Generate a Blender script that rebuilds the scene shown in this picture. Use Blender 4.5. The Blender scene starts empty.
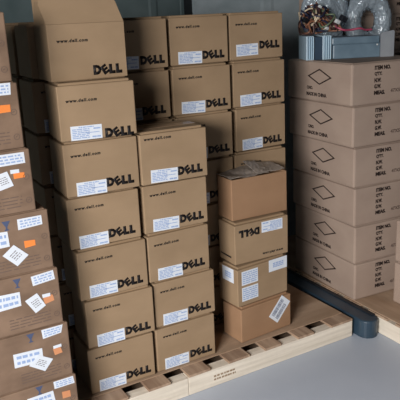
import bpy, bmesh, math, random
from mathutils import Matrix, Vector
SC = bpy.context.scene
COL = SC.collection
rnd = random.Random(7)
MAT = {}

# ---------------------------------------------------------------- materials
def srgb(r, g, b):
    f = lambda c: (c/255/12.92) if c/255 <= 0.04045 else ((c/255+0.055)/1.055)**2.4
    return (f(r), f(g), f(b), 1)

def base_mat(name, rough=0.8, spec=0.3):
    m = bpy.data.materials.new(name); m.use_nodes = True
    nt = m.node_tree; b = nt.nodes['Principled BSDF']
    b.inputs['Roughness'].default_value = rough
    b.inputs['Specular IOR Level'].default_value = spec
    MAT[name] = m
    return m, nt, b

def noisy(name, c1, c2, scale=(6, 6, 6), rough=0.8, spec=0.3, bump=0.0, bscale=30, detail=5, extra=None, lo=0.35, hi=0.65):
    m, nt, b = base_mat(name, rough, spec)
    N = nt.nodes.new; L = nt.links.new
    tc = N('ShaderNodeTexCoord'); mp = N('ShaderNodeMapping')
    oi = N('ShaderNodeObjectInfo'); va = N('ShaderNodeVectorMath'); va.operation = 'SCALE'
    L(tc.outputs['Object'], mp.inputs['Vector'])
    mp.inputs['Scale'].default_value = scale
    add = N('ShaderNodeVectorMath'); add.operation = 'ADD'
    co = N('ShaderNodeCombineXYZ'); mu = N('ShaderNodeMath'); mu.operation = 'MULTIPLY'; mu.inputs[1].default_value = 37.0
    L(oi.outputs['Random'], mu.inputs[0]); L(mu.outputs[0], co.inputs['X']); L(mu.outputs[0], co.inputs['Z'])
    L(mp.outputs['Vector'], add.inputs[0]); L(co.outputs[0], add.inputs[1])
    nz = N('ShaderNodeTexNoise'); nz.inputs['Scale'].default_value = 1.0; nz.inputs['Detail'].default_value = detail
    L(add.outputs[0], nz.inputs['Vector'])
    cr = N('ShaderNodeValToRGB')
    cr.color_ramp.elements[0].position = lo; cr.color_ramp.elements[0].color = c1
    cr.color_ramp.elements[1].position = hi; cr.color_ramp.elements[1].color = c2
    L(nz.outputs['Fac'], cr.inputs['Fac']); L(cr.outputs['Color'], b.inputs['Base Color'])
    if bump:
        n2 = N('ShaderNodeTexNoise'); n2.inputs['Scale'].default_value = bscale; n2.inputs['Detail'].default_value = 2
        L(tc.outputs['Object'], n2.inputs['Vector'])
        bp = N('ShaderNodeBump'); bp.inputs['Strength'].default_value = bump; bp.inputs['Distance'].default_value = 0.01
        L(n2.outputs['Fac'], bp.inputs['Height']); L(bp.outputs['Normal'], b.inputs['Normal'])
    return m

def plain(name, c, rough=0.7, spec=0.3):
    m, nt, b = base_mat(name, rough, spec); b.inputs['Base Color'].default_value = c
    return m

noisy('tan_board', srgb(147, 123, 96), srgb(156, 131, 103), (5, 5, 9), 0.75, 0.25, 0.10, 9)
noisy('tan_board_inside', srgb(134, 112, 86), srgb(142, 118, 92), (5, 5, 9), 0.85, 0.2, 0.1, 9)
noisy('worn_board', srgb(112, 90, 73), srgb(136, 111, 91), (7, 7, 11), 0.7, 0.3, 0.22, 14)
noisy('grey_board', srgb(158, 138, 124), srgb(166, 146, 131), (5, 5, 8), 0.75, 0.25, 0.12, 8)
noisy('plain_board', srgb(148, 115, 87), srgb(156, 122, 93), (6, 6, 9), 0.75, 0.25, 0.12, 9)
noisy('dull_film', srgb(130, 119, 110), srgb(146, 135, 125), (14, 22, 8), 0.4, 0.5, 0.3, 22)
noisy('pale_wood', srgb(206, 194, 176), srgb(230, 219, 202), (2.2, 30, 40), 0.75, 0.25, 0.15, 40, 6)
noisy('pallet_wood', srgb(142, 116, 96), srgb(182, 156, 132), (26, 2.2, 26), 0.8, 0.2, 0.15, 40, 6)
noisy('sheet_wood', srgb(156, 130, 106), srgb(176, 150, 126), (3, 14, 10), 0.8, 0.2, 0.1, 30, 6)
noisy('floor_paint', srgb(176, 184, 196), srgb(186, 193, 204), (1.6, 1.6, 1.6), 0.42, 0.35, 0.05, 6, 6)
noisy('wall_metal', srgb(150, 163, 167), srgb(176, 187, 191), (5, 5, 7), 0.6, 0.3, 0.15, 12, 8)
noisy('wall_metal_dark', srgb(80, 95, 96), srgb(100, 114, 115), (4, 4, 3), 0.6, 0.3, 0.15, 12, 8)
plain('room_wall', srgb(92, 95, 98), 0.9)
plain('ink', srgb(24, 20, 20), 0.6)
plain('brown_ink', srgb(46, 34, 30), 0.7)
plain('faded_ink', srgb(106, 88, 78), 0.8)
plain('pale_ink', srgb(128, 124, 126), 0.8)
plain('wood_ink', srgb(150, 128, 104), 0.8)
plain('paper', srgb(216, 221, 228), 0.55)
plain('blue_print', srgb(150, 170, 206), 0.6)
plain('dark_print', srgb(110, 116, 136), 0.6)
plain('orange_paper', srgb(236, 136, 66), 0.6)
plain('orange_faded', srgb(206, 140, 98), 0.6)
plain('blue_ink', srgb(74, 84, 112), 0.7)
plain('blotch_ink', srgb(104, 86, 76), 0.7)
plain('tape', srgb(168, 138, 108), 0.3, 0.5)
noisy('blue_plastic', srgb(38, 54, 68), srgb(48, 66, 80), (8, 8, 8), 0.35, 0.5, 0.05, 30)
noisy('black_plastic', srgb(28, 32, 38), srgb(38, 42, 48), (8, 8, 8), 0.5, 0.4, 0.05, 30)
noisy('tray_plastic', srgb(96, 116, 130), srgb(112, 132, 146), (10, 10, 10), 0.35, 0.5, 0.05, 30)
plain('tray_light', srgb(188, 212, 226), 0.3, 0.5)
plain('tray_dark', srgb(52, 68, 84), 0.4, 0.4)
noisy('tray_end', srgb(132, 136, 142), srgb(146, 150, 154), (10, 10, 10), 0.5, 0.4)
plain('dark_gap', srgb(30, 34, 36), 0.8)
for nm, c in dict(copper_wire=(134, 92, 72), brown_wire=(72, 48, 42), navy_wire=(34, 36, 62), green_wire=(96, 110, 84),
                  cream_wire=(206, 188, 160), pink_wire=(170, 70, 96), orange_wire=(150, 100, 74)).items():
    plain(nm, srgb(*c), 0.4, 0.5)
plain('connector_white', srgb(205, 208, 208), 0.4, 0.5)
plain('connector_black', srgb(26, 28, 34), 0.4, 0.5)

def clear_plastic():
    m = bpy.data.materials.new('clear_film'); m.use_nodes = True; MAT['clear_film'] = m
    nt = m.node_tree; nt.nodes.clear(); N = nt.nodes.new; L = nt.links.new
    o = N('ShaderNodeOutputMaterial'); t = N('ShaderNodeBsdfTransparent'); t.inputs[0].default_value = (0.86, 0.92, 0.95, 1)
    g = N('ShaderNodeBsdfGlossy'); g.inputs['Roughness'].default_value = 0.12; g.inputs['Color'].default_value = (0.9, 0.95, 1, 1)
    d = N('ShaderNodeBsdfDiffuse'); d.inputs['Color'].default_value = srgb(196, 210, 220)
    m1 = N('ShaderNodeMixShader'); m1.inputs[0].default_value = 0.45
    m2 = N('ShaderNodeMixShader'); fr = N('ShaderNodeFresnel'); fr.inputs['IOR'].default_value = 1.9
    tc = N('ShaderNodeTexCoord'); nz = N('ShaderNodeTexNoise'); nz.inputs['Scale'].default_value = 34
    bp = N('ShaderNodeBump'); bp.inputs['Strength'].default_value = 0.9; bp.inputs['Distance'].default_value = 0.02
    L(tc.outputs['Object'], nz.inputs['Vector']); L(nz.outputs['Fac'], bp.inputs['Height'])
    for q in (g, d, fr): L(bp.outputs['Normal'], q.inputs['Normal'])
    L(t.outputs[0], m1.inputs[1]); L(d.outputs[0], m1.inputs[2])
    L(m1.outputs[0], m2.inputs[1]); L(g.outputs[0], m2.inputs[2]); L(fr.outputs[0], m2.inputs[0])
    L(m2.outputs[0], o.inputs['Surface'])
clear_plastic()

# ---------------------------------------------------------------- mesh helpers
def to_mesh(bm, name, mat, smooth=False):
    me = bpy.data.meshes.new(name); bm.normal_update(); bm.to_mesh(me); bm.free()
    me.materials.append(MAT[mat])
    if smooth:
        for p in me.polygons: p.use_smooth = True
    return me

def link(name, me, parent=None, loc=(0, 0, 0), rot=(0, 0, 0)):
    o = bpy.data.objects.new(name, me); COL.objects.link(o)
    o.location = loc; o.rotation_euler = rot
    if parent is not None: o.parent = parent
    return o

def thing(name, label, cat, loc=(0, 0, 0), rz=0.0, group=None):
    o = bpy.data.objects.new(name, None); COL.objects.link(o)
    o.empty_display_size = 0.05
    o.location = loc; o.rotation_euler = (0, 0, rz)
    o['label'] = label; o['category'] = cat
    if group: o['group'] = group
    return o

def copy_tree(o, parent=None):
    c = o.copy(); COL.objects.link(c)
    if parent is not None: c.parent = parent
    for ch in list(o.children): copy_tree(ch, c)
    return c

def add_box(bm, x0, x1, y0, y1, z0, z1, bev=0.0, seg=2):
    r = bmesh.ops.create_cube(bm, size=1.0)
    vs = r['verts']
    for v in vs:
        v.co = Vector((x0 if v.co.x < 0 else x1, y0 if v.co.y < 0 else y1, z0 if v.co.z < 0 else z1))
    if bev > 0:
        es = list({e for v in vs for e in v.link_edges})
        bmesh.ops.bevel(bm, geom=es, offset=bev, segments=seg, profile=0.5, affect='EDGES')
    return bm

def box_mesh(name, mat, *a, bev=0.0, seg=2):
    return to_mesh(add_box(bmesh.new(), *a, bev=bev, seg=seg), name, mat)

def poly_prism(bm, pts, y0, y1):
    """pts in (x, z); extruded along y"""
    a = [bm.verts.new((x, y0, z)) for x, z in pts]
    b = [bm.verts.new((x, y1, z)) for x, z in pts]
    bm.faces.new(a); bm.faces.new(b[::-1])
    n = len(pts)
    for i in range(n):
        bm.faces.new((a[i], b[i], b[(i+1) % n], a[(i+1) % n]))
    bmesh.ops.recalc_face_normals(bm, faces=bm.faces[:])
    return bm

T = 0.0007            # thickness of paper and ink
def quad(bm, pts, t=T): return poly_prism(bm, pts, -t, 0.0002)

def text_bm(body, w, h, weight=0.0, shear=0.0, bm=None, at=(0, 0), rot=0.0, t=T, space=1.0):
    cu = bpy.data.curves.new('txt', 'FONT'); cu.body = body; cu.offset = weight; cu.shear = shear
    cu.resolution_u = 3; cu.space_character = space
    ob = bpy.data.objects.new('txt', cu); COL.objects.link(ob)
    dg = bpy.context.evaluated_depsgraph_get()
    me = bpy.data.meshes.new_from_object(ob.evaluated_get(dg))
    bpy.data.objects.remove(ob); bpy.data.curves.remove(cu)
    b = bmesh.new(); b.from_mesh(me); bpy.data.meshes.remove(me)
    xs = [v.co.x for v in b.verts]; ys = [v.co.y for v in b.verts]
    x0, x1, y0, y1 = min(xs), max(xs), min(ys), max(ys)
    c, s = math.cos(rot), math.sin(rot)
    for v in b.verts:
        x = (v.co.x-x0)/(x1-x0)*w - w/2; z = (v.co.y-y0)/(y1-y0)*h - h/2
        v.co = Vector((at[0]+c*x-s*z, -t, at[1]+s*x+c*z))
    ext = bmesh.ops.extrude_face_region(b, geom=b.faces[:])
    for g in ext['geom']:
        if isinstance(g, bmesh.types.BMVert): g.co.y = 0.0002
    bmesh.ops.recalc_face_normals(b, faces=b.faces[:])
    if bm is None: return b
    me = bpy.data.meshes.new('t'); b.to_mesh(me); b.free(); bm.from_mesh(me); bpy.data.meshes.remove(me)
    return bm

def dashes(bm, x0, x1, z0, z1, rows, seed, fill=0.55, wmin=0.05, wmax=0.22, t=T+0.0004):
    r = random.Random(seed); H = (z1-z0)/rows
    for i in range(rows):
        z = z1-(i+0.5)*H; x = x0
        while x < x1-0.002:
            w = (x1-x0)*r.uniform(wmin, wmax)
            e = min(x+w, x1)
            quad(bm, [(x, z-H*fill/2), (e, z-H*fill/2), (e, z+H*fill/2), (x, z+H*fill/2)], t)
            x = e+(x1-x0)*r.uniform(0.02, 0.06)
    return bm

def bars(bm, x0, x1, z0, z1, seed, t=T+0.0004):
    r = random.Random(seed); x = x0
    while x < x1:
        w = r.uniform(0.0008, 0.003); e = min(x+w, x1)
        quad(bm, [(x, z0), (e, z0), (e, z1), (x, z1)], t); x = e+r.uniform(0.0008, 0.0022)
    return bm

def left_face(bm):
    """turn a bmesh drawn for the front face (x right, z up, -y out) onto a left face (-x out); text runs from far to near"""
    for v in bm.verts:
        v.co = Vector((v.co.y, -v.co.x, v.co.z))
    bmesh.ops.recalc_face_normals(bm, faces=bm.faces[:])
    return bm

def carton_bm(W, D, H, x0=None, gap=0.014, inset=0.014, bev=0.004):
    """closed carton: side walls with rounded folds, flaps bulging slightly beyond the folds above and below"""
    if x0 is None: x0 = -W/2
    bm = bmesh.new()
    add_box(bm, x0, x0+W, 0, D, gap*0.3, H-gap*0.7, bev)
    add_box(bm, x0+inset, x0+W-inset, inset, D-inset, 0.0, H-0.0006, 0.002, 1)
    return bm

# ---------------------------------------------------------------- the room
FZ = -0.107
def struct(name, me): 
    o = link(name, me); o['kind'] = 'structure'; return o
struct('floor', box_mesh('floor', 'floor_paint', -3.2, 4.6, -5.2, 1.5, FZ-0.1, FZ))
struct('ceiling', box_mesh('ceiling', 'room_wall', -3.2, 4.6, -5.2, 1.5, 3.4, 3.5))
struct('wall_left', box_mesh('wall_left', 'room_wall', -3.3, -3.2, -5.2, 1.5, FZ, 3.4))
struct('wall_right', box_mesh('wall_right', 'room_wall', 4.6, 4.7, -5.2, 1.5, FZ, 3.4))
def ribbed(x0, x1, y, pitch, depth):
    bm = bmesh.new()
    pts = [(x0, y+0.08)]
    x = x0
    while x < x1-1e-6:
        e = min(x+pitch, x1)
        pts += [(x, y), (x+(e-x)*0.82, y), (x+(e-x)*0.86, y-depth), (x+(e-x)*0.96, y-depth)]
        x = e
    pts += [(x1, y), (x1, y+0.08)]
    a = [bm.verts.new((q[0], q[1], FZ)) for q in pts]; b = [bm.verts.new((q[0], q[1], 3.4)) for q in pts]
    n = len(pts)
    for i in range(n): bm.faces.new((a[i], a[(i+1) % n], b[(i+1) % n], b[i]))
    bmesh.ops.recalc_face_normals(bm, faces=bm.faces[:])
    return bm
struct('wall_back', to_mesh(ribbed(1.36, 4.6, 1.32, 0.62, 0.004), 'wall_back', 'wall_metal'))
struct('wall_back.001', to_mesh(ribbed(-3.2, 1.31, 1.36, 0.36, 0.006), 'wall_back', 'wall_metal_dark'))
struct('trim_1', box_mesh('trim_1', 'dark_gap', 1.305, 1.365, 1.35, 1.44, FZ, 3.4))

# ---------------------------------------------------------------- pallets
def make_pallet(label, loc, rz, L, D, edges, sheet_y, stamp=False, joint=None, sheet='sheet_wood'):
    """origin at left front corner of the deck, deck top at z = 0"""
    TH = 0.012
    r = thing('wooden_pallet', label, 'pallet', loc, rz, None)
    def stringer(x0, x1, y0, y1, _k=1.0):
        link('stringer', box_mesh('stringer', 'pale_wood', x0, x1, y0, y1, FZ+0.001, -0.0042-TH-0.0003, bev=0.002), r)
    for y0 in (0.0, D/2-0.022, D-0.045):
        if joint and y0 == 0.0:
            stringer(0, joint-0.0012, y0, y0+0.057, 0.5); stringer(joint+0.0012, L, y0, y0+0.057, 0.5)
        else:
            stringer(0, L, y0, y0+0.045)
    for y0 in (0.0, 0.10, D-0.1):  # front two boards added to block light and keep the deck slots dark
        link('bottom_board', box_mesh('bottom_board', 'pallet_wood', 0.002, L-0.002, y0+0.052, y0+(0.1 if y0 != 0.10 else 0.24), FZ+0.0005, FZ+0.018, bev=0.002), r)
    for a, b in edges:
        link('deck_board', box_mesh('deck_board', 'pallet_wood', a, b, -0.001, D, -0.0042-TH, -0.0042, bev=0.0015), r)
    link('deck_sheet', box_mesh('deck_sheet', sheet, 0.004, L-0.004, sheet_y, D-0.004, -0.004, -0.0002), r)
    if stamp:
        bm = bmesh.new()
        dashes(bm, 0.64, 0.76, -0.079, -0.045, 2, 5, fill=0.5, wmin=0.06, wmax=0.12)
        link('ink_stamp', to_mesh(bm, 'ink_stamp', 'wood_ink'), r)
    return r
PX0 = -0.062
edges = [(-0.06, 0.146), (0.244, 0.353), (0.448, 0.561), (0.665, 0.782), (0.875, 0.971), (1.077, 1.179), (1.294, 1.438)]
pal = make_pallet('pale wooden pallet with open deck slots under the tan logo cartons', (PX0, -0.081, 0), 0.0, 1.5, 0.86,
                  [(a-PX0, b-PX0) for a, b in edges], 0.079, True, 0.505)
make_pallet('wooden pallet under the worn taped cartons at far left', (-0.86, -0.19, 0), 0.0, 0.785, 0.8,
            [(i*0.115, i*0.115+0.09) for i in range(7)], 0.03)
make_pallet('wooden pallet under the grey-brown cartons marked with diamonds', (1.604, 1.15, 0), -math.pi/2-0.02, 2.06, 1.3,
            [(i*0.2, i*0.2+0.14) for i in range(11) if i*0.2+0.14 <= 2.06], 0.012, sheet='sheet_wood')

# dark blue runner with a rounded end, lying on the floor between the pallets
def runner():
    r = thing('plastic_runner', 'dark blue round-ended plastic runner on the floor between two pallets', 'runner', (1.5195, -0.160, FZ), -0.02)
    bm = bmesh.new()
    pts = []
    w, L = 0.055, 0.95
    for i in range(13):
        a = math.pi+math.pi*i/12
        pts.append((w*math.cos(a), w*(1+math.sin(a))))
    pts += [(w, L), (-w, L)]
    a = [bm.verts.new((x, y, 0.0)) for x, y in pts]; b = [bm.verts.new((x, y, 0.098)) for x, y in pts]
    bm.faces.new(a[::-1]); top = bm.faces.new(b)
    n = len(pts)
    for i in range(n): bm.faces.new((a[i], a[(i+1) % n], b[(i+1) % n], b[i]))
    bmesh.ops.recalc_face_normals(bm, faces=bm.faces[:])
    bmesh.ops.bevel(bm, geom=[e for e in top.edges], offset=0.010, segments=3, profile=0.5, affect='EDGES')
    link('beam', to_mesh(bm, 'beam', 'blue_plastic'), r)
    bm = bmesh.new(); add_box(bm, 0.026, 0.050, 0.05, L-0.01, 0.0975, 0.1045, 0.003)
    link('edge_strip', to_mesh(bm, 'edge_strip', 'black_plastic'), r)
runner()

# ---------------------------------------------------------------- tan cartons with the four-letter logo
W, H, D = 0.3067, 0.225, 0.205
def logo_bm():
    bm = bmesh.new(); h = 0.0375
    text_bm('D', 0.032, h, 0.085, 0, bm, (-0.043, 0))
    text_bm('E', 0.026, h*0.95, 0.06, 0, bm, (-0.0115, 0.0), 0.55)
    text_bm('L', 0.026, h, 0.10, 0, bm, (0.0185, 0))
    text_bm('L', 0.026, h, 0.10, 0, bm, (0.0465, 0))
    return bm
ME = {}
ME['body'] = to_mesh(carton_bm(W, D, H), 'carton_body', 'tan_board')
ME['logo'] = to_mesh(logo_bm(), 'logo', 'ink')
ME['web'] = to_mesh(text_bm('www.dell.com', 0.122, 0.0125, 0.045, 0.15, space=1.25), 'web_address', 'ink')
lw, lh = 0.124, 0.055
ME['label'] = to_mesh(quad(bmesh.new(), [(-lw/2, -lh/2), (lw/2, -lh/2), (lw/2, lh/2), (-lw/2, lh/2)]), 'shipping_label', 'paper')
def label_print():
    bm = bmesh.new()
    dashes(bm, -0.03, 0.03, lh/2-0.009, lh/2-0.003, 1, 3, 0.7)
    dashes(bm, -lw/2+0.006, 0.012, -lh/2+0.005, lh/2-0.010, 6, 11, 0.55, 0.10, 0.35)
    dashes(bm, 0.028, lw/2-0.006, lh/2-0.018, lh/2-0.010, 1, 4, 0.7, 0.3, 0.6)
    dashes(bm, 0.022, lw/2-0.006, -lh/2+0.005, -lh/2+0.013, 1, 8, 0.75, 0.4, 0.8)
    dashes(bm, -0.002, lw/2-0.010, -0.006, 0.004, 1, 15, 0.3, 0.2, 0.5)
    return bm
ME['print'] = to_mesh(label_print(), 'label_print', 'blue_print')
ME['tape'] = to_mesh(add_box(bmesh.new(), -W/2+0.012, W/2-0.012, D/2-0.025, D/2+0.025, H-0.0006, H-0.0001), 'packing_tape', 'tape')
seamb = add_box(bmesh.new(), -W/2+0.011, W/2-0.011, D/2-0.0012, D/2+0.0012, H-0.0008, H+0.0001)
ME['seam'] = to_mesh(seamb, 'flap_seam', 'faded_ink')

def logo_carton(labelled=True):
    r = thing('computer_carton', 'x', 'cardboard box')
    link('carton_body', ME['body'], r)
    link('logo', ME['logo'], r, (0.074, 0, 0.046))
    link('web_address', ME['web'], r, (-0.060, 0, 0.175))
    if labelled:
        s = link('shipping_label', ME['label'], r, (-0.053, 0, 0.036), (0, 0.02, 0))
        link('label_print', ME['print'], s)
        s['label'] = 'white paper label with blue print'
    return r
proto = logo_carton()
used = [False]
def place_logo(x, y, z, rz, label, group, w_off=W/2):
    """x, y: left end of the front face before the turn about its middle"""
    if not used[0]: o = proto; used[0] = True
    else: o = copy_tree(proto)
    o.location = (x+W/2, y, z); o.rotation_euler = (0, 0, rz)
    o['label'] = label; o['group'] = group
    for ch in o.children:
        if ch.name.startswith('carton_body'): continue
        ch.location.x += rnd.uniform(-0.004, 0.004); ch.location.z += rnd.uniform(-0.004, 0.003)
        if ch.name.startswith('shipping_label'): ch.rotation_euler.y = rnd.uniform(-0.02, 0.035)
    return o
ORD = ['bottom', 'second from bottom', 'third from bottom', 'fourth from bottom', 'fifth from bottom', 'sixth from bottom', 'topmost']
A = [(0.0136, 0.0092, -0.0279), (0.021, -0.0011, -0.0506), (0.0055, -0.0022, -0.0165), (-0.0098, 0.0068, -0.0534),
     (-0.0086, -0.0131, -0.0549), (-0.0133, -0.0291, -0.0884), (-0.0084, 0.0294, -0.0492)]
B = [(0.0121, 0.013, -0.0123), (0.0165, 0.0085, -0.021), (-0.0024, 0.0062, 0.0107), (-0.0065, 0.0042, -0.0332), (-0.0197, -0.0318, -0.0487)]
G1, G2, G3 = 'tan logo cartons in the tall front column', 'tan logo cartons in the five-high front column', 'tan logo cartons in the row behind'
for k in range(6):
    jx, jy, ja = A[k]
    o = place_logo(jx, jy, k*H, ja, 'labelled tan logo carton, %s of the tall seven-high front column' % ORD[k], G1)
    if k == 5:
        for ch in o.children:
            if ch.name.startswith('logo'): ch.location.z = 0.021; ch.location.x += 0.01
            if ch.name.startswith('shipping'): ch.location.z = 0.032
            if ch.name.startswith('web'): ch.location.z -= 0.012
for k in range(5):
    jx, jy, ja = B[k]
    o = place_logo(0.326+jx, -0.0024+jy, k*H, ja, 'labelled tan logo carton, %s of the five-high front column' % (ORD[k] if k < 4 else 'topmost'), G2)
    if k == 4:
        link('packing_tape', ME['tape'], o); link('flap_seam', ME['seam'], o)
        for ch in o.children:
            if ch.name.startswith('web'): ch.location.z = 0.196; ch.location.x -= 0.01

# the open one on top of the tall column
jx, jy, ja = A[6]
r = thing('computer_carton', 'open tan carton with black logo, its flap raised, topmost of the tall front column', 'cardboard box',
          (jx+W/2, jy, 6*H), ja, G1)
def open_body(W, D, H, t=0.005):
    bm = bmesh.new(); z0 = 0.003
    add_box(bm, -W/2+0.010, W/2-0.010, 0.010, D-0.010, 0.0, 0.008)
    add_box(bm, -W/2, W/2, 0, t, z0, H, 0.0015, 1); add_box(bm, -W/2, W/2, D-t, D, z0, H, 0.0015, 1)
    add_box(bm, -W/2, -W/2+t, t, D-t, z0, H, 0.0015, 1); add_box(bm, W/2-t, W/2, t, D-t, z0, H, 0.0015, 1)
    return bm
link('carton_body', to_mesh(open_body(W, D, 0.214), 'carton_body', 'tan_board'), r)
def flap_mesh(name, w0, w1, h, sk, t=0.004, mat='tan_board'):
    """flap standing along x, hinged at z = 0, sides drawn in towards the top; sk shifts the top edge"""
    bm = bmesh.new()
    poly_prism(bm, [(-w0/2, 0), (w0/2, 0), (w1/2+sk+0.004, h*0.8), (w1/2+sk-0.004, h), (-w1/2+sk+0.004, h), (-w1/2+sk, h*0.8)], -t/2, t/2)
    return to_mesh(bm, name, mat)
link('front_flap', flap_mesh('front_flap', W-0.002, W-0.008, 0.092, -0.022), r, (0, 0.004, 0.214), (-0.22, 0, 0))
link('back_flap', flap_mesh('back_flap', W-0.01, W-0.03, 0.118, -0.01), r, (0, D-0.004, 0.214), (-0.06, 0, 0))
link('side_flap', flap_mesh('side_flap', D-0.04, D-0.055, 0.085, 0), r, (-W/2+0.003, D/2, 0.214), (0.05, 0, math.pi/2))
link('side_flap', flap_mesh('side_flap', D-0.04, D-0.055, 0.085, 0), r, (W/2-0.003, D/2, 0.214), (-1.2, 0, math.pi/2))
link('logo', ME['logo'], r, (0.072, 0, 0.036)); link('web_address', ME['web'], r, (-0.060, 0, 0.152))

# second row on the pallet
KC = {(1, 6): (0.0015, -0.0191, -0.0263), (1, 5): (0.0007, -0.016, -0.022), (2, 6): (-0.0008, 0.0064, -0.0154), (2, 5): (-0.0037, -0.0083, -0.03),
      (3, 6): (-0.0086, 0.0133, -0.0325), (3, 5): (-0.0037, 0.0042, -0.0147), (3, 4): (0.0146, 0.0195, 0.0191)}
BX, BW, BY = 0.621, 0.333, 0.25
X0 = {6: -0.010, 5: -0.016, 4: -0.016, 3: -0.012, 2: -0.012, 1: -0.012, 0: -0.012}
where = ['directly behind the tall front column', 'behind the gap between the two front columns', 'in the back column second from the right', 'in the rightmost back column']
for c in range(4):
    for k in range(7):
        jx, jy, ja = KC.get((c, k), (rnd.uniform(-0.006, 0.006), rnd.uniform(-0.006, 0.006), rnd.uniform(-0.03, 0.0)))
        x = BX+(c-2)*BW+jx if c else X0[k]-0.012
        if c == 0: ja = -0.02
        if c == 1 and k < 5: x += 0.010
        o = place_logo(x, BY+0.004+max(jy, -0.010), k*H, ja, 'tan carton with black logo, %s, %s' % (ORD[k], where[c]), G3)
        if (c, k) == (3, 6):
            for ch in o.children:
                if ch.name.startswith('logo'): ch.location.z += 0.024
                if ch.name.startswith('shipping'): ch.location.z += 0.015
for k in range(7):
    place_logo(-0.02+rnd.uniform(-0.004, 0.004), 0.510, k*H, -0.01, 'tan carton mostly hidden deep behind the tall front column, %s of its stack' % ORD[k],
               'tan logo cartons in the third row')

# ---------------------------------------------------------------- the mixed four-box column
def label_mesh(w, h): return to_mesh(quad(bmesh.new(), [(-w/2, -h/2), (w/2, -h/2), (w/2, h/2), (-w/2, h/2)]), 'paper_label', 'paper')
def paper_label(parent, w, h, loc, rot, kind, seed, side=False):
    """front-face label, or on the left face with side=True; carries its print as a sub-part"""
    a = quad(bmesh.new(), [(-w/2, -h/2), (w/2, -h/2), (w/2, h/2), (-w/2, h/2)])
    p = bmesh.new()
    if kind == 'bar':
        bars(p, -w/2+0.006, w/2-0.006, -h*0.02, h*0.3, seed); dashes(p, -w/2+0.006, w/2-0.01, -h/2+0.004, -h*0.12, 2, seed, 0.6)
    elif kind == 'two':
        bars(p, -w*0.38, w*0.38, h*0.06, h*0.38, seed); bars(p, -w*0.38, w*0.3, -h*0.36, -h*0.06, seed+1)
    elif kind == 'block':
        dashes(p, -w*0.28, w*0.3, -h*0.22, h*0.22, 3, seed, 0.7, 0.1, 0.3)
    else:
        dashes(p, -w/2+0.005, w/2-0.005, -h/2+0.005, h/2-0.005, max(3, int(h/0.011)), seed, 0.5, 0.08, 0.4)
    for b in (a, p):
        if rot: bmesh.ops.rotate(b, verts=b.verts[:], cent=(0, 0, 0), matrix=Matrix.Rotation(-rot, 3, 'Y'))
        if side: left_face(b)
    o = link('paper_label', to_mesh(a, 'paper_label', 'paper'), parent, loc)
    o['label'] = 'white printed paper label'
    link('label_print', to_mesh(p, 'label_print', 'dark_print' if kind in ('bar', 'two') else 'blue_print'), o)
    return o
GM = 'mixed boxes stacked beside the logo columns'
# 1 bottom
h1, h2, h3, h4 = 0.1902, 0.2063, 0.2131, 0.206
m = thing('cardboard_box', 'plain brown box with tilted white barcode label, bottom of the mixed four-box stack', 'cardboard box', (0.802, 0.017, 0), 0.066, GM)
link('carton_body', to_mesh(carton_bm(0.32, 0.15, h1, 0.0), 'carton_body', 'plain_board'), m)
paper_label(m, 0.128, 0.074, (0.245, 0, 0.116), 0.83, 'two', 21)
# 2
m = thing('cardboard_box', 'tan box with several white labels on front and side in the mixed stack', 'cardboard box', (0.794, 0.028, h1), 0.075, GM)
link('carton_body', to_mesh(carton_bm(0.318, 0.15, h2, 0.0), 'carton_body', 'tan_board'), m)
paper_label(m, 0.10, 0.072, (0.076, 0, 0.148), 0.0, 'text', 31)
paper_label(m, 0.10, 0.072, (0.076, 0, 0.064), 0.0, 'text', 32)
paper_label(m, 0.118, 0.062, (0.256, 0, 0.168), 0.0, 'block', 33)
paper_label(m, 0.09, 0.072, (0, 0.075, 0.158), 0.0, 'block', 34, True)
# 3 upside down logo carton
m = thing('computer_carton', 'tan carton standing upside down with inverted black logo in the mixed stack', 'cardboard box', (0.806, 0.062, h1+h2), -0.02, GM)
link('carton_body', to_mesh(carton_bm(0.314, 0.15, h3, 0.0), 'carton_body', 'tan_board'), m)
fl = Matrix.Rotation(math.pi, 4, 'Y')
link('logo', ME['logo'], m, (0.084, 0, 0.157), (0, math.pi, 0)); link('web_address', ME['web'], m, (0.222, 0, 0.030), (0, math.pi, 0))
s = link('shipping_label', ME['label'], m, (0.218, 0, 0.168), (0, math.pi, 0)); link('label_print', ME['print'], s); s['label'] = 'white paper label with blue print'
b = quad(bmesh.new(), [(-0.055, -0.004), (0.045, -0.004), (0.045, 0.004), (-0.055, 0.004)])
link('side_mark', to_mesh(left_face(b), 'side_mark', 'ink'), m, (0, 0.08, 0.036))
# 4 open plain box with film over its flaps
m = thing('cardboard_box', 'plain open-topped brown box with loose grey flaps, top of the mixed four-box stack', 'cardboard box', (0.822, 0.100, h1+h2+h3), -0.03, GM)
bm = open_body(0.318, 0.135, h4)
for v in bm.verts: v.co.x += 0.159
link('carton_body', to_mesh(bm, 'carton_body', 'plain_board'), m)
def film(x0, x1, y0, y1, f, nx=14, ny=8, seed=3):
    r = random.Random(seed); bm = bmesh.new(); g = []
    for j in range(ny+1):
        g.append([bm.verts.new((x0+(x1-x0)*i/nx, y0+(y1-y0)*j/ny, f(i/nx, j/ny)+r.uniform(-0.002, 0.002))) for i in range(nx+1)])
    for j in range(ny):
        for i in range(nx): bm.faces.new((g[j][i], g[j][i+1], g[j+1][i+1], g[j+1][i]))
    ex = bmesh.ops.extrude_face_region(bm, geom=bm.faces[:])
    for q in ex['geom']:
        if isinstance(q, bmesh.types.BMVert): q.co.z += 0.003
    bmesh.ops.recalc_face_normals(bm, faces=bm.faces[:])
    return bm
link('top_flap', to_mesh(film(0.002, 0.22, 0.010, 0.142, lambda a, c: h4+0.003+0.036*c*(0.05+0.95*a*a)+0.003*math.sin(9*a+4*c)), 'top_flap', 'dull_film'), m)
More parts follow.
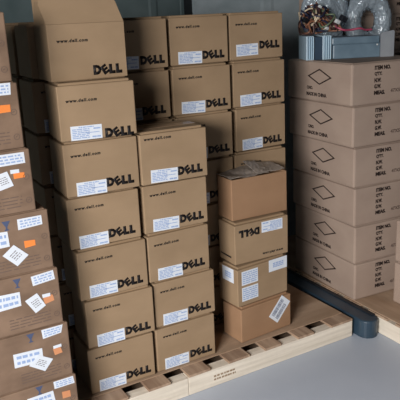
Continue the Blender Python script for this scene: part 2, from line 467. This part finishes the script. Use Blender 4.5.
link('top_flap', to_mesh(film(0.15, 0.312, 0.010, 0.135, lambda a, c: h4+0.010+0.036*c*(1-0.7*a)+0.003*math.sin(7*a), seed=8), 'top_flap', 'dull_film'), m)

# ---------------------------------------------------------------- worn cartons at far left
WL, DL, HL = 0.45, 0.38, 0.231
body_l = to_mesh(carton_bm(WL, DL, HL, -WL, gap=0.006, inset=0.008, bev=0.004), 'carton_body', 'worn_board')
XR = {7: -0.203, 6: -0.189, 5: -0.174, 4: -0.134, 3: -0.121, 2: -0.106, 1: -0.096}
Q = {7: {},
6: dict(label=[(-0.118, 0.188), (-0.025, 0.188), (-0.022, 0.228), (-0.118, 0.228)], orange=[(-0.09, 0.128), (-0.032, 0.130), (-0.032, 0.155), (-0.09, 0.156)]),
5: dict(label=[(-0.116, 0.176), (-0.019, 0.178), (-0.020, 0.217), (-0.114, 0.217)], sq=[(-0.086, 0.157), (-0.069, 0.103), (-0.118, 0.092), (-0.135, 0.146)], orange=[(-0.066, 0.148), (-0.027, 0.145), (-0.026, 0.127), (-0.065, 0.126)], strip=[(-0.075, 0.16), (-0.044, 0.159), (-0.044, 0.146), (-0.075, 0.146)]),
4: dict(label=[(-0.113, 0.209), (-0.025, 0.209), (-0.024, 0.174), (-0.113, 0.169)], wide=[(-0.25, 0.176), (-0.152, 0.172), (-0.15, 0.115), (-0.25, 0.113)], sq=[(-0.136, 0.118), (-0.088, 0.069), (-0.132, 0.035), (-0.18, 0.085)], orange=[(-0.098, 0.124), (-0.058, 0.121), (-0.058, 0.1), (-0.097, 0.097)], arrow=(-0.153, 0.193)),
3: dict(label=[(-0.103, 0.213), (-0.018, 0.220), (-0.014, 0.183), (-0.099, 0.175)], wide=[(-0.25, 0.169), (-0.15, 0.165), (-0.15, 0.11), (-0.25, 0.106)], sq=[(-0.135, 0.124), (-0.088, 0.144), (-0.06, 0.087), (-0.101, 0.066)], orange=[(-0.067, 0.122), (-0.029, 0.124), (-0.026, 0.099), (-0.063, 0.092)], strip=[(-0.07, 0.133), (-0.039, 0.133), (-0.039, 0.120), (-0.068, 0.119)], arrow=(-0.155, 0.200)),
2: dict(label=[(-0.104, 0.222), (-0.02, 0.222), (-0.029, 0.190), (-0.101, 0.184)], wide=[(-0.219, 0.154), (-0.109, 0.148), (-0.109, 0.092), (-0.219, 0.097)], sq=[(-0.166, 0.09), (-0.127, 0.124), (-0.072, 0.091), (-0.108, 0.049)], orange=[(-0.068, 0.131), (-0.038, 0.13), (-0.032, 0.106), (-0.063, 0.103)], strip=[(-0.066, 0.143), (-0.034, 0.144), (-0.034, 0.132), (-0.066, 0.131)], arrow=(-0.147, 0.202)),
1: dict(label=[(-0.092, 0.222), (-0.012, 0.222), (-0.008, 0.190), (-0.09, 0.190)], wide=[(-0.2, 0.184), (-0.097, 0.186), (-0.091, 0.130), (-0.195, 0.131)], orange=[(-0.063, 0.167), (-0.03, 0.164), (-0.029, 0.136), (-0.062, 0.137)], arrow=(-0.149, 0.205))}
TXT = {7: 'brown carton with two small printed marks, topmost of the worn far-left stack',
6: 'worn carton with white label over orange sticker, second from top, far-left stack',
5: 'worn carton with long white label above a half-cut square note, far-left stack',
4: 'worn carton with a white diamond-turned note and small emblem, middle of the far-left stack',
3: 'worn carton with tilted square note touching its orange sticker, third from bottom, far-left stack',
2: 'worn brown carton with two overlapping white labels, second from bottom of the far-left stack',
1: 'worn brown carton at the very bottom of the far-left stack'}
def ccw(q):
    ar = sum(q[i][0]*q[(i+1) % len(q)][1]-q[(i+1) % len(q)][0]*q[i][1] for i in range(len(q)))
    return q if ar > 0 else q[::-1]
def lerp(q, a, b):
    """point in quad q (bl, br, tr, tl)"""
    bl, br, tr, tl = q
    x = (1-b)*((1-a)*bl[0]+a*br[0])+b*((1-a)*tl[0]+a*tr[0]); z = (1-b)*((1-a)*bl[1]+a*br[1])+b*((1-a)*tl[1]+a*tr[1])
    return (x, z)
def quad_print(q, rows, seed, fill, m=0.08, mn=0.06, mx=0.2):
    """rows of print that follow the quad"""
    q = ccw(list(q))
    i0 = min(range(4), key=lambda i: q[i][0]+q[i][1]); q = q[i0:]+q[:i0]
    r = random.Random(seed); bm = bmesh.new()
    for j in range(rows):
        b = m+(1-2*m)*(j+0.5)/rows; hh = fill*(1-2*m)/rows/2; a = m
        while a < 1-m:
            e = min(a+r.uniform(mn, mx), 1-m*0.8)
            quad(bm, [lerp(q, a, b-hh), lerp(q, e, b-hh), lerp(q, e, b+hh), lerp(q, a, b+hh)], T+0.0008)
            a = e+r.uniform(0.03, 0.07)
    return bm
def emblem():
    bm = bmesh.new()
    quad(bm, [(-0.003, -0.004), (0.003, -0.004), (0.015, 0.017), (-0.015, 0.017)])
    quad(bm, [(-0.003, -0.014), (0.003, -0.014), (0.003, -0.004), (-0.003, -0.004)])
    quad(bm, [(-0.009, -0.018), (0.009, -0.018), (0.006, -0.013), (-0.006, -0.013)])
    return to_mesh(bm, 'fragile_emblem', 'blue_ink')
ME['emblem'] = emblem()
def ringmark():
    bm = bmesh.new()
    n = 14
    for i in range(n):
        a, b = 2*math.pi*i/n, 2*math.pi*(i+1)/n
        quad(bm, [(0.011*math.cos(a), 0.011*math.sin(a)), (0.011*math.cos(b), 0.011*math.sin(b)), (0.0088*math.cos(b), 0.0088*math.sin(b)), (0.0088*math.cos(a), 0.0088*math.sin(a))])
    quad(bm, [(-0.005, -0.003), (0.004, 0.002), (0.003, 0.0045), (-0.005, 0.0)])
    return to_mesh(bm, 'recycling_mark', 'blotch_ink')
ME['ring'] = ringmark()
for k in range(7, 0, -1):
    q = Q[k]
    m = thing('worn_carton', TXT[k], 'cardboard box', (XR[k], -0.15, (k-1)*HL), 0.0, 'worn cartons in the far-left stack')
    link('carton_body', body_l, m)
    lay = -0.0
    for nm, mat, rows in (('sq', 'paper', 4), ('wide', 'paper', 2), ('label', 'paper', 3), ('orange', 'orange_paper' if k > 3 else 'orange_faded', 0), ('strip', 'paper', 0)):
        if nm not in q: continue
        name = {'sq': 'square_note', 'wide': 'address_label', 'label': 'shipping_label', 'orange': 'orange_sticker', 'strip': 'sticker_strip'}[nm]
        off = {'sq': -0.001, 'wide': 0.0, 'label': 0.0, 'orange': 0.0, 'strip': -0.001}[nm]
        pts = ccw(list(q[nm]))
        o = link(name, to_mesh(quad(bmesh.new(), pts), name, mat), m, (0, off, 0))
        if rows:
            pr = quad_print(pts, rows, k*7+rows, 0.5 if nm != 'sq' else 0.35, 0.1 if nm != 'sq' else 0.24, 0.06, 0.2)
            link('label_print', to_mesh(pr, 'label_print', 'pale_ink' if nm == 'sq' else 'blue_print'), o)
        if nm == 'orange': o['label'] = 'orange sticker'
        else: o['label'] = 'white paper'
    if 'arrow' in q: link('fragile_emblem', ME['emblem'], m, (q['arrow'][0], 0, q['arrow'][1]))
    for z in (0.128, 0.042):
        link('recycling_mark', ME['ring'], m, (-0.022, 0, z))
    if k < 7:
        bm = bmesh.new(); dashes(bm, -0.20, -0.045, 0.018, 0.066, 4, 40+k, 0.3, 0.1, 0.4, T)
        link('faded_print', to_mesh(bm, 'faded_print', 'faded_ink'), m)

# ---------------------------------------------------------------- grey-brown cartons marked with a diamond
WC, DC, HC = 0.52, 0.575, 0.2175
cb = to_mesh(carton_bm(WC, DC, HC, 0.0, gap=0.006, inset=0.012, bev=0.009), 'carton_body', 'grey_board')
def diamond():
    bm = bmesh.new(); a, b, t = 0.108, 0.043, 0.0075
    o = [(-a, 0), (0, -b), (a, 0), (0, b)]; i = [(-a+t*2.6, 0), (0, -b+t), (a-t*2.6, 0), (0, b-t)]
    for k in range(4):
        quad(bm, [o[k], o[(k+1) % 4], i[(k+1) % 4], i[k]])
    return bm
ME['diamond'] = to_mesh(left_face(diamond()), 'diamond_mark', 'brown_ink')
bm = bmesh.new()
text_bm('C/NO.', 0.055, 0.018, 0.05, 0, bm, (-0.357, 0.072)); text_bm('MADE IN CHINA', 0.180, 0.020, 0.05, 0, bm, (-0.297, 0.038))
ME['origin'] = to_mesh(left_face(bm), 'origin_text', 'brown_ink')
bm = bmesh.new()
for body, w, z in (('ITEM NO.', 0.105, 0.186), ("Q'TY.", 0.05, 0.155), ('N.W.', 0.045, 0.123), ('G.W.', 0.045, 0.092), ('MEAS.', 0.072, 0.059)):
    text_bm(body, w, 0.022, 0.06, 0, bm, (0.145+w/2, z))
ME['items'] = to_mesh(bm, 'item_text', 'brown_ink')
bm = bmesh.new(); text_bm('47X52X28', 0.13, 0.019, 0.03, 0, bm, (0.318, 0.062))
ME['size'] = to_mesh(bm, 'size_text', 'faded_ink')
def diamond_carton():
    r = thing('export_carton', 'x', 'cardboard box', (0, 0, 0), 0, 'diamond-marked export cartons')
    link('carton_body', cb, r); link('diamond_mark', ME['diamond'], r, (0, 0.27, 0.135))
    link('origin_text', ME['origin'], r); link('item_text', ME['items'], r); link('size_text', ME['size'], r)
    return r
cproto = diamond_carton(); cused = [False]
UY = -0.0684
ex, ey = Vector((math.cos(UY), math.sin(UY), 0)), Vector((-math.sin(UY), math.cos(UY), 0))
UO = Vector((1.5633, 0.0662, 0))
def place_diamond(u, v, z, rz, label, sz=1.0):
    if not cused[0]: o = cproto; cused[0] = True
    else: o = copy_tree(cproto)
    p = UO+ex*u+ey*v; o.location = (p.x, p.y, z); o.rotation_euler = (0, 0, rz); o.scale = (1, 1, sz)
    o['label'] = label
    return o
UJ = [-0.0335, -0.0231, -0.0049, 0.0039, 0.0127, 0.0186, 0.0263]
CO = ['topmost', 'second from top', 'third from top', 'fourth from top', 'second from bottom', 'bottom']
for k in range(6):
    place_diamond((UJ[k]+UJ[k+1])/2, 0.0, (5-k)*HC, UY+[0.0, 0.012, -0.006, 0.008, -0.008, 0.004][k],
                  'diamond-marked grey-brown carton, %s of the six-high stack on the right' % CO[k])
RW = ['ground level', 'second level', 'third level', 'fourth level', 'fifth level', 'sixth level', 'seventh level', 'topmost level']
for c in range(2):
    for k in range(8):
        o = place_diamond((0.268, 0.655)[c], 0.605, k*HC, UY, 'grey-brown carton at %s of the rear %s stack behind clear film' % (RW[k], ('left', 'right')[c]))
        o.scale = ((0.73, 1)[c], 0.5, 1)
place_diamond(0, 0, 0, 0, 'grey-brown carton cut by the right frame edge, standing on the pallet deck', 1.1).location = (1.752, -0.635, 0)
place_diamond(0, 0, 0, 0, 'grey-brown carton cut by the right frame edge, stacked on another one', 1.1).location = (1.756, -0.632, 0.2175*1.1)

# ---------------------------------------------------------------- what lies on the right stack
TOP = 6*HC
def tray():
    r = thing('plastic_tray', 'blue-grey ridged plastic tray lying on the top diamond-marked carton', 'tray', (1.535, 0.428, TOP), -0.407)
    r.scale = (0.92, 0.95, 0.90)
    bm = bmesh.new()
    add_box(bm, 0.165, 0.455, 0.0, 0.19, 0.0, 0.085, 0.006); add_box(bm, 0.160, 0.455, 0.008, 0.19, 0.083, 0.128, 0.008)
    link('tray_body', to_mesh(bm, 'tray_body', 'tray_plastic'), r)
    for x0, x1 in ((0.006, 0.052), (0.104, 0.158)):
        bm = bmesh.new(); add_box(bm, x0, x1, 0.012, 0.18, 0.0, 0.142, 0.002)
        n = 4; p = (x1-x0)/n
        for i in range(n): add_box(bm, x0+i*p+0.002, x0+i*p+p*0.58, -0.006, 0.014, 0.004, 0.140, 0.002, 1)
        o = link('ridged_panel', to_mesh(bm, 'ridged_panel', 'tray_light'), r); o['label'] = 'pale blue ribbed panel'
    link('recessed_panel', box_mesh('recessed_panel', 'tray_dark', 0.050, 0.106, 0.012, 0.18, 0.0, 0.136, bev=0.003), r)
    bm = bmesh.new(); poly_prism(bm, [(0.452, 0.0), (0.535, 0.0), (0.535, 0.150), (0.528, 0.156), (0.462, 0.146), (0.452, 0.138)], -0.012, -0.002)
    link('end_panel', to_mesh(bm, 'end_panel', 'tray_end'), r)
    bm = bmesh.new(); bmesh.ops.create_uvsphere(bm, u_segments=10, v_segments=6, radius=0.006); 
    link('rivet', to_mesh(bm, 'rivet', 'connector_white', True), r, (0.435, -0.001, 0.075))
tray()

def tube(bm, pts, r, n=6):
    rings = []
    for i, p in enumerate(pts):
        d = (pts[min(i+1, len(pts)-1)]-pts[max(i-1, 0)]).normalized()
        a = d.cross(Vector((0.13, 0.31, 0.94))).normalized(); b = d.cross(a)
        rings.append([bm.verts.new(p+r*(math.cos(2*math.pi*k/n)*a+math.sin(2*math.pi*k/n)*b)) for k in range(n)])
    for i in range(len(rings)-1):
        for k in range(n): bm.faces.new((rings[i][k], rings[i][(k+1) % n], rings[i+1][(k+1) % n], rings[i+1][k]))
    bm.faces.new(rings[0]); bm.faces.new(rings[-1][::-1])
    bmesh.ops.recalc_face_normals(bm, faces=bm.faces[:])
def spline(c, n=8):
    out = []
    for i in range(len(c)-1):
        p0, p1, p2, p3 = c[max(i-1, 0)], c[i], c[i+1], c[min(i+2, len(c)-1)]
        for k in range(n):
            t = k/n
            out.append(0.5*((2*p1)+(p2-p0)*t+(2*p0-5*p1+4*p2-p3)*t*t+(3*p1-p0-3*p2+p3)*t**3))
    out.append(c[-1]); return out
def wires():
    r = thing('wire_bundle', 'tangle of copper and coloured wires lying on the plastic tray', 'wires', (1.62, 0.46, TOP+0.134), -0.407)
    R = random.Random(12)
    cols = ['copper_wire']*7+['brown_wire']*8+['orange_wire']*5+['cream_wire']*4+['navy_wire']*5+['green_wire']*4
    for c in cols:
        bm = bmesh.new()
        cx = R.uniform(-0.05, 0.13)
        top = 0.165 if cx < 0.05 else 0.12
        ctr = Vector((cx, R.uniform(-0.01, 0.05), R.uniform(0.03, top-0.03)))
        pts = []
        tilt = R.uniform(-1.5, 1.5); a0 = R.uniform(0, 6.28); rad = R.uniform(0.018, 0.045)
        for i in range(8):
            a = a0+i*R.uniform(0.6, 1.3)
            pts.append(ctr+Vector((rad*1.1*math.cos(a)+R.uniform(-0.02, 0.02), 0.03*math.sin(a+tilt)+R.uniform(-0.015, 0.015), rad*math.sin(a)+R.uniform(-0.015, 0.015))))
        for p in pts:
            p.z = min(max(p.z, 0.008), top+0.01)
            p.x = min(max(p.x, -0.08), 0.17)
        tube(bm, spline(pts, 6), 0.0048)
        link('wire', to_mesh(bm, 'wire', c, True), r)['label'] = c.replace('_', ' ')
    bm = bmesh.new()
    tube(bm, spline([Vector(q) for q in ((0.10, 0.01, 0.05), (0.15, -0.02, 0.02), (0.20, -0.01, 0.016), (0.25, -0.02, 0.022), (0.29, 0.0, 0.012), (0.33, 0.01, 0.012))], 8), 0.006)
    link('wire', to_mesh(bm, 'wire', 'pink_wire', True), r)['label'] = 'pink wire'
    for (x, y, z, mt, s) in ((0.118, -0.03, 0.062, 'connector_white', 0.014), (0.062, -0.02, 0.030, 'connector_white', 0.010), (-0.055, -0.01, 0.075, 'connector_black', 0.016), (0.15, -0.03, 0.075, 'connector_black', 0.020), (0.02, -0.03, 0.145, 'connector_white', 0.009)):
        link('connector', box_mesh('connector', mt, -s, s, -s*0.7, s*0.7, -s*0.6, s*0.9, bev=s*0.15), r, (x, y, z), (0.3, 0.4, 0.5))
wires()

def film_roll():
    r = thing('plastic_film_roll', 'standing coil of clear plastic film behind the blue-grey tray', 'plastic film', (2.065, 0.515, TOP), -0.38)
    bm = bmesh.new(); R = random.Random(4); nu, nv = 44, 14
    g = []
    for i in range(nu):
        a = 2*math.pi*i/nu; row = []
        k = 1+R.uniform(-0.03, 0.03)
        for j in range(nv):
            b = 2*math.pi*j/nv; q = 0.052*(1+R.uniform(-0.10, 0.10))
            rr = 0.100*k+q*math.cos(b)
            row.append(bm.verts.new((rr*0.95*math.cos(a), 0.06*math.sin(b), 0.195+1.24*rr*math.sin(a))))
        g.append(row)
    for i in range(nu):
        for j in range(nv): bm.faces.new((g[i][j], g[(i+1) % nu][j], g[(i+1) % nu][(j+1) % nv], g[i][(j+1) % nv]))
    bmesh.ops.recalc_face_normals(bm, faces=bm.faces[:])
    zmin = min(v.co.z for v in bm.verts)
    for v in bm.verts: v.co.z -= zmin
    link('film_coil', to_mesh(bm, 'film_coil', 'clear_film', True), r)
film_roll()
def film_bag():
    r = thing('plastic_bag', 'crumpled clear plastic bag behind the coloured wires', 'plastic film', (1.80, 0.590, TOP), -0.38)
    bm = bmesh.new(); bmesh.ops.create_icosphere(bm, subdivisions=4, radius=1.0); R = random.Random(6)
    ph = [(Vector((R.uniform(-6, 6), R.uniform(-6, 6), R.uniform(-6, 6))), R.uniform(0, 6)) for _ in range(14)]
    for v in bm.verts:
        d = v.co.normalized()
        k = 1+sum(0.045*abs(math.sin(f.dot(d)+p)) for f, p in ph)-0.3
        v.co = Vector((0.120*d.x*k, 0.050*d.y*k, 0.20*d.z*k))
    zmin = min(v.co.z for v in bm.verts)
    for v in bm.verts: v.co.z -= zmin
    link('bag_film', to_mesh(bm, 'bag_film', 'clear_film', True), r)
film_bag()

# ---------------------------------------------------------------- light: the open loading door behind the viewer
def area(name, loc, target, sx, sy, energy, col, spread=180):
    l = bpy.data.lights.new(name, 'AREA'); l.shape = 'RECTANGLE'; l.size = sx; l.size_y = sy; l.energy = energy; l.color = col; l.spread = math.radians(spread)
    o = bpy.data.objects.new(name, l); COL.objects.link(o); o.location = loc
    o.rotation_euler = (Vector(target)-Vector(loc)).to_track_quat('-Z', 'Y').to_euler()
    return o
area('loading_door_light', (-2.8, -2.75, 1.75), (0.7, -0.6, -0.1), 1.7, 1.2, 106, (1.0, 0.98, 0.97), 105)
w = bpy.data.worlds.new('World'); SC.world = w; w.use_nodes = True
w.node_tree.nodes['Background'].inputs[0].default_value = srgb(190, 205, 220); w.node_tree.nodes['Background'].inputs[1].default_value = 0.02

# ---------------------------------------------------------------- camera
yaw, pit, rol, F = 0.5138, 0.2831, -0.0451, 645.26
f = Vector((math.sin(yaw)*math.cos(pit), math.cos(yaw)*math.cos(pit), -math.sin(pit)))
rt = Vector((math.cos(yaw), -math.sin(yaw), 0)); up = rt.cross(f)
c, s = math.cos(rol), math.sin(rol)
R_, U_ = rt*c+up*s, up*c-rt*s
cam = bpy.data.cameras.new('Camera'); co = bpy.data.objects.new('Camera', cam); COL.objects.link(co)
cam.sensor_width = 36; cam.lens = F*36/400; cam.clip_start = 0.05
M = Matrix(((R_.x, U_.x, -f.x), (R_.y, U_.y, -f.y), (R_.z, U_.z, -f.z))).to_4x4()
M.translation = Vector((-0.7575, -2.3903, 1.5845))
co.matrix_world = M
SC.camera = co
SC.view_settings.view_transform = 'Standard'; SC.view_settings.look = 'None'
SC.view_settings.exposure = 0.0; SC.view_settings.gamma = 1.0
SC.view_settings.use_curve_mapping = False
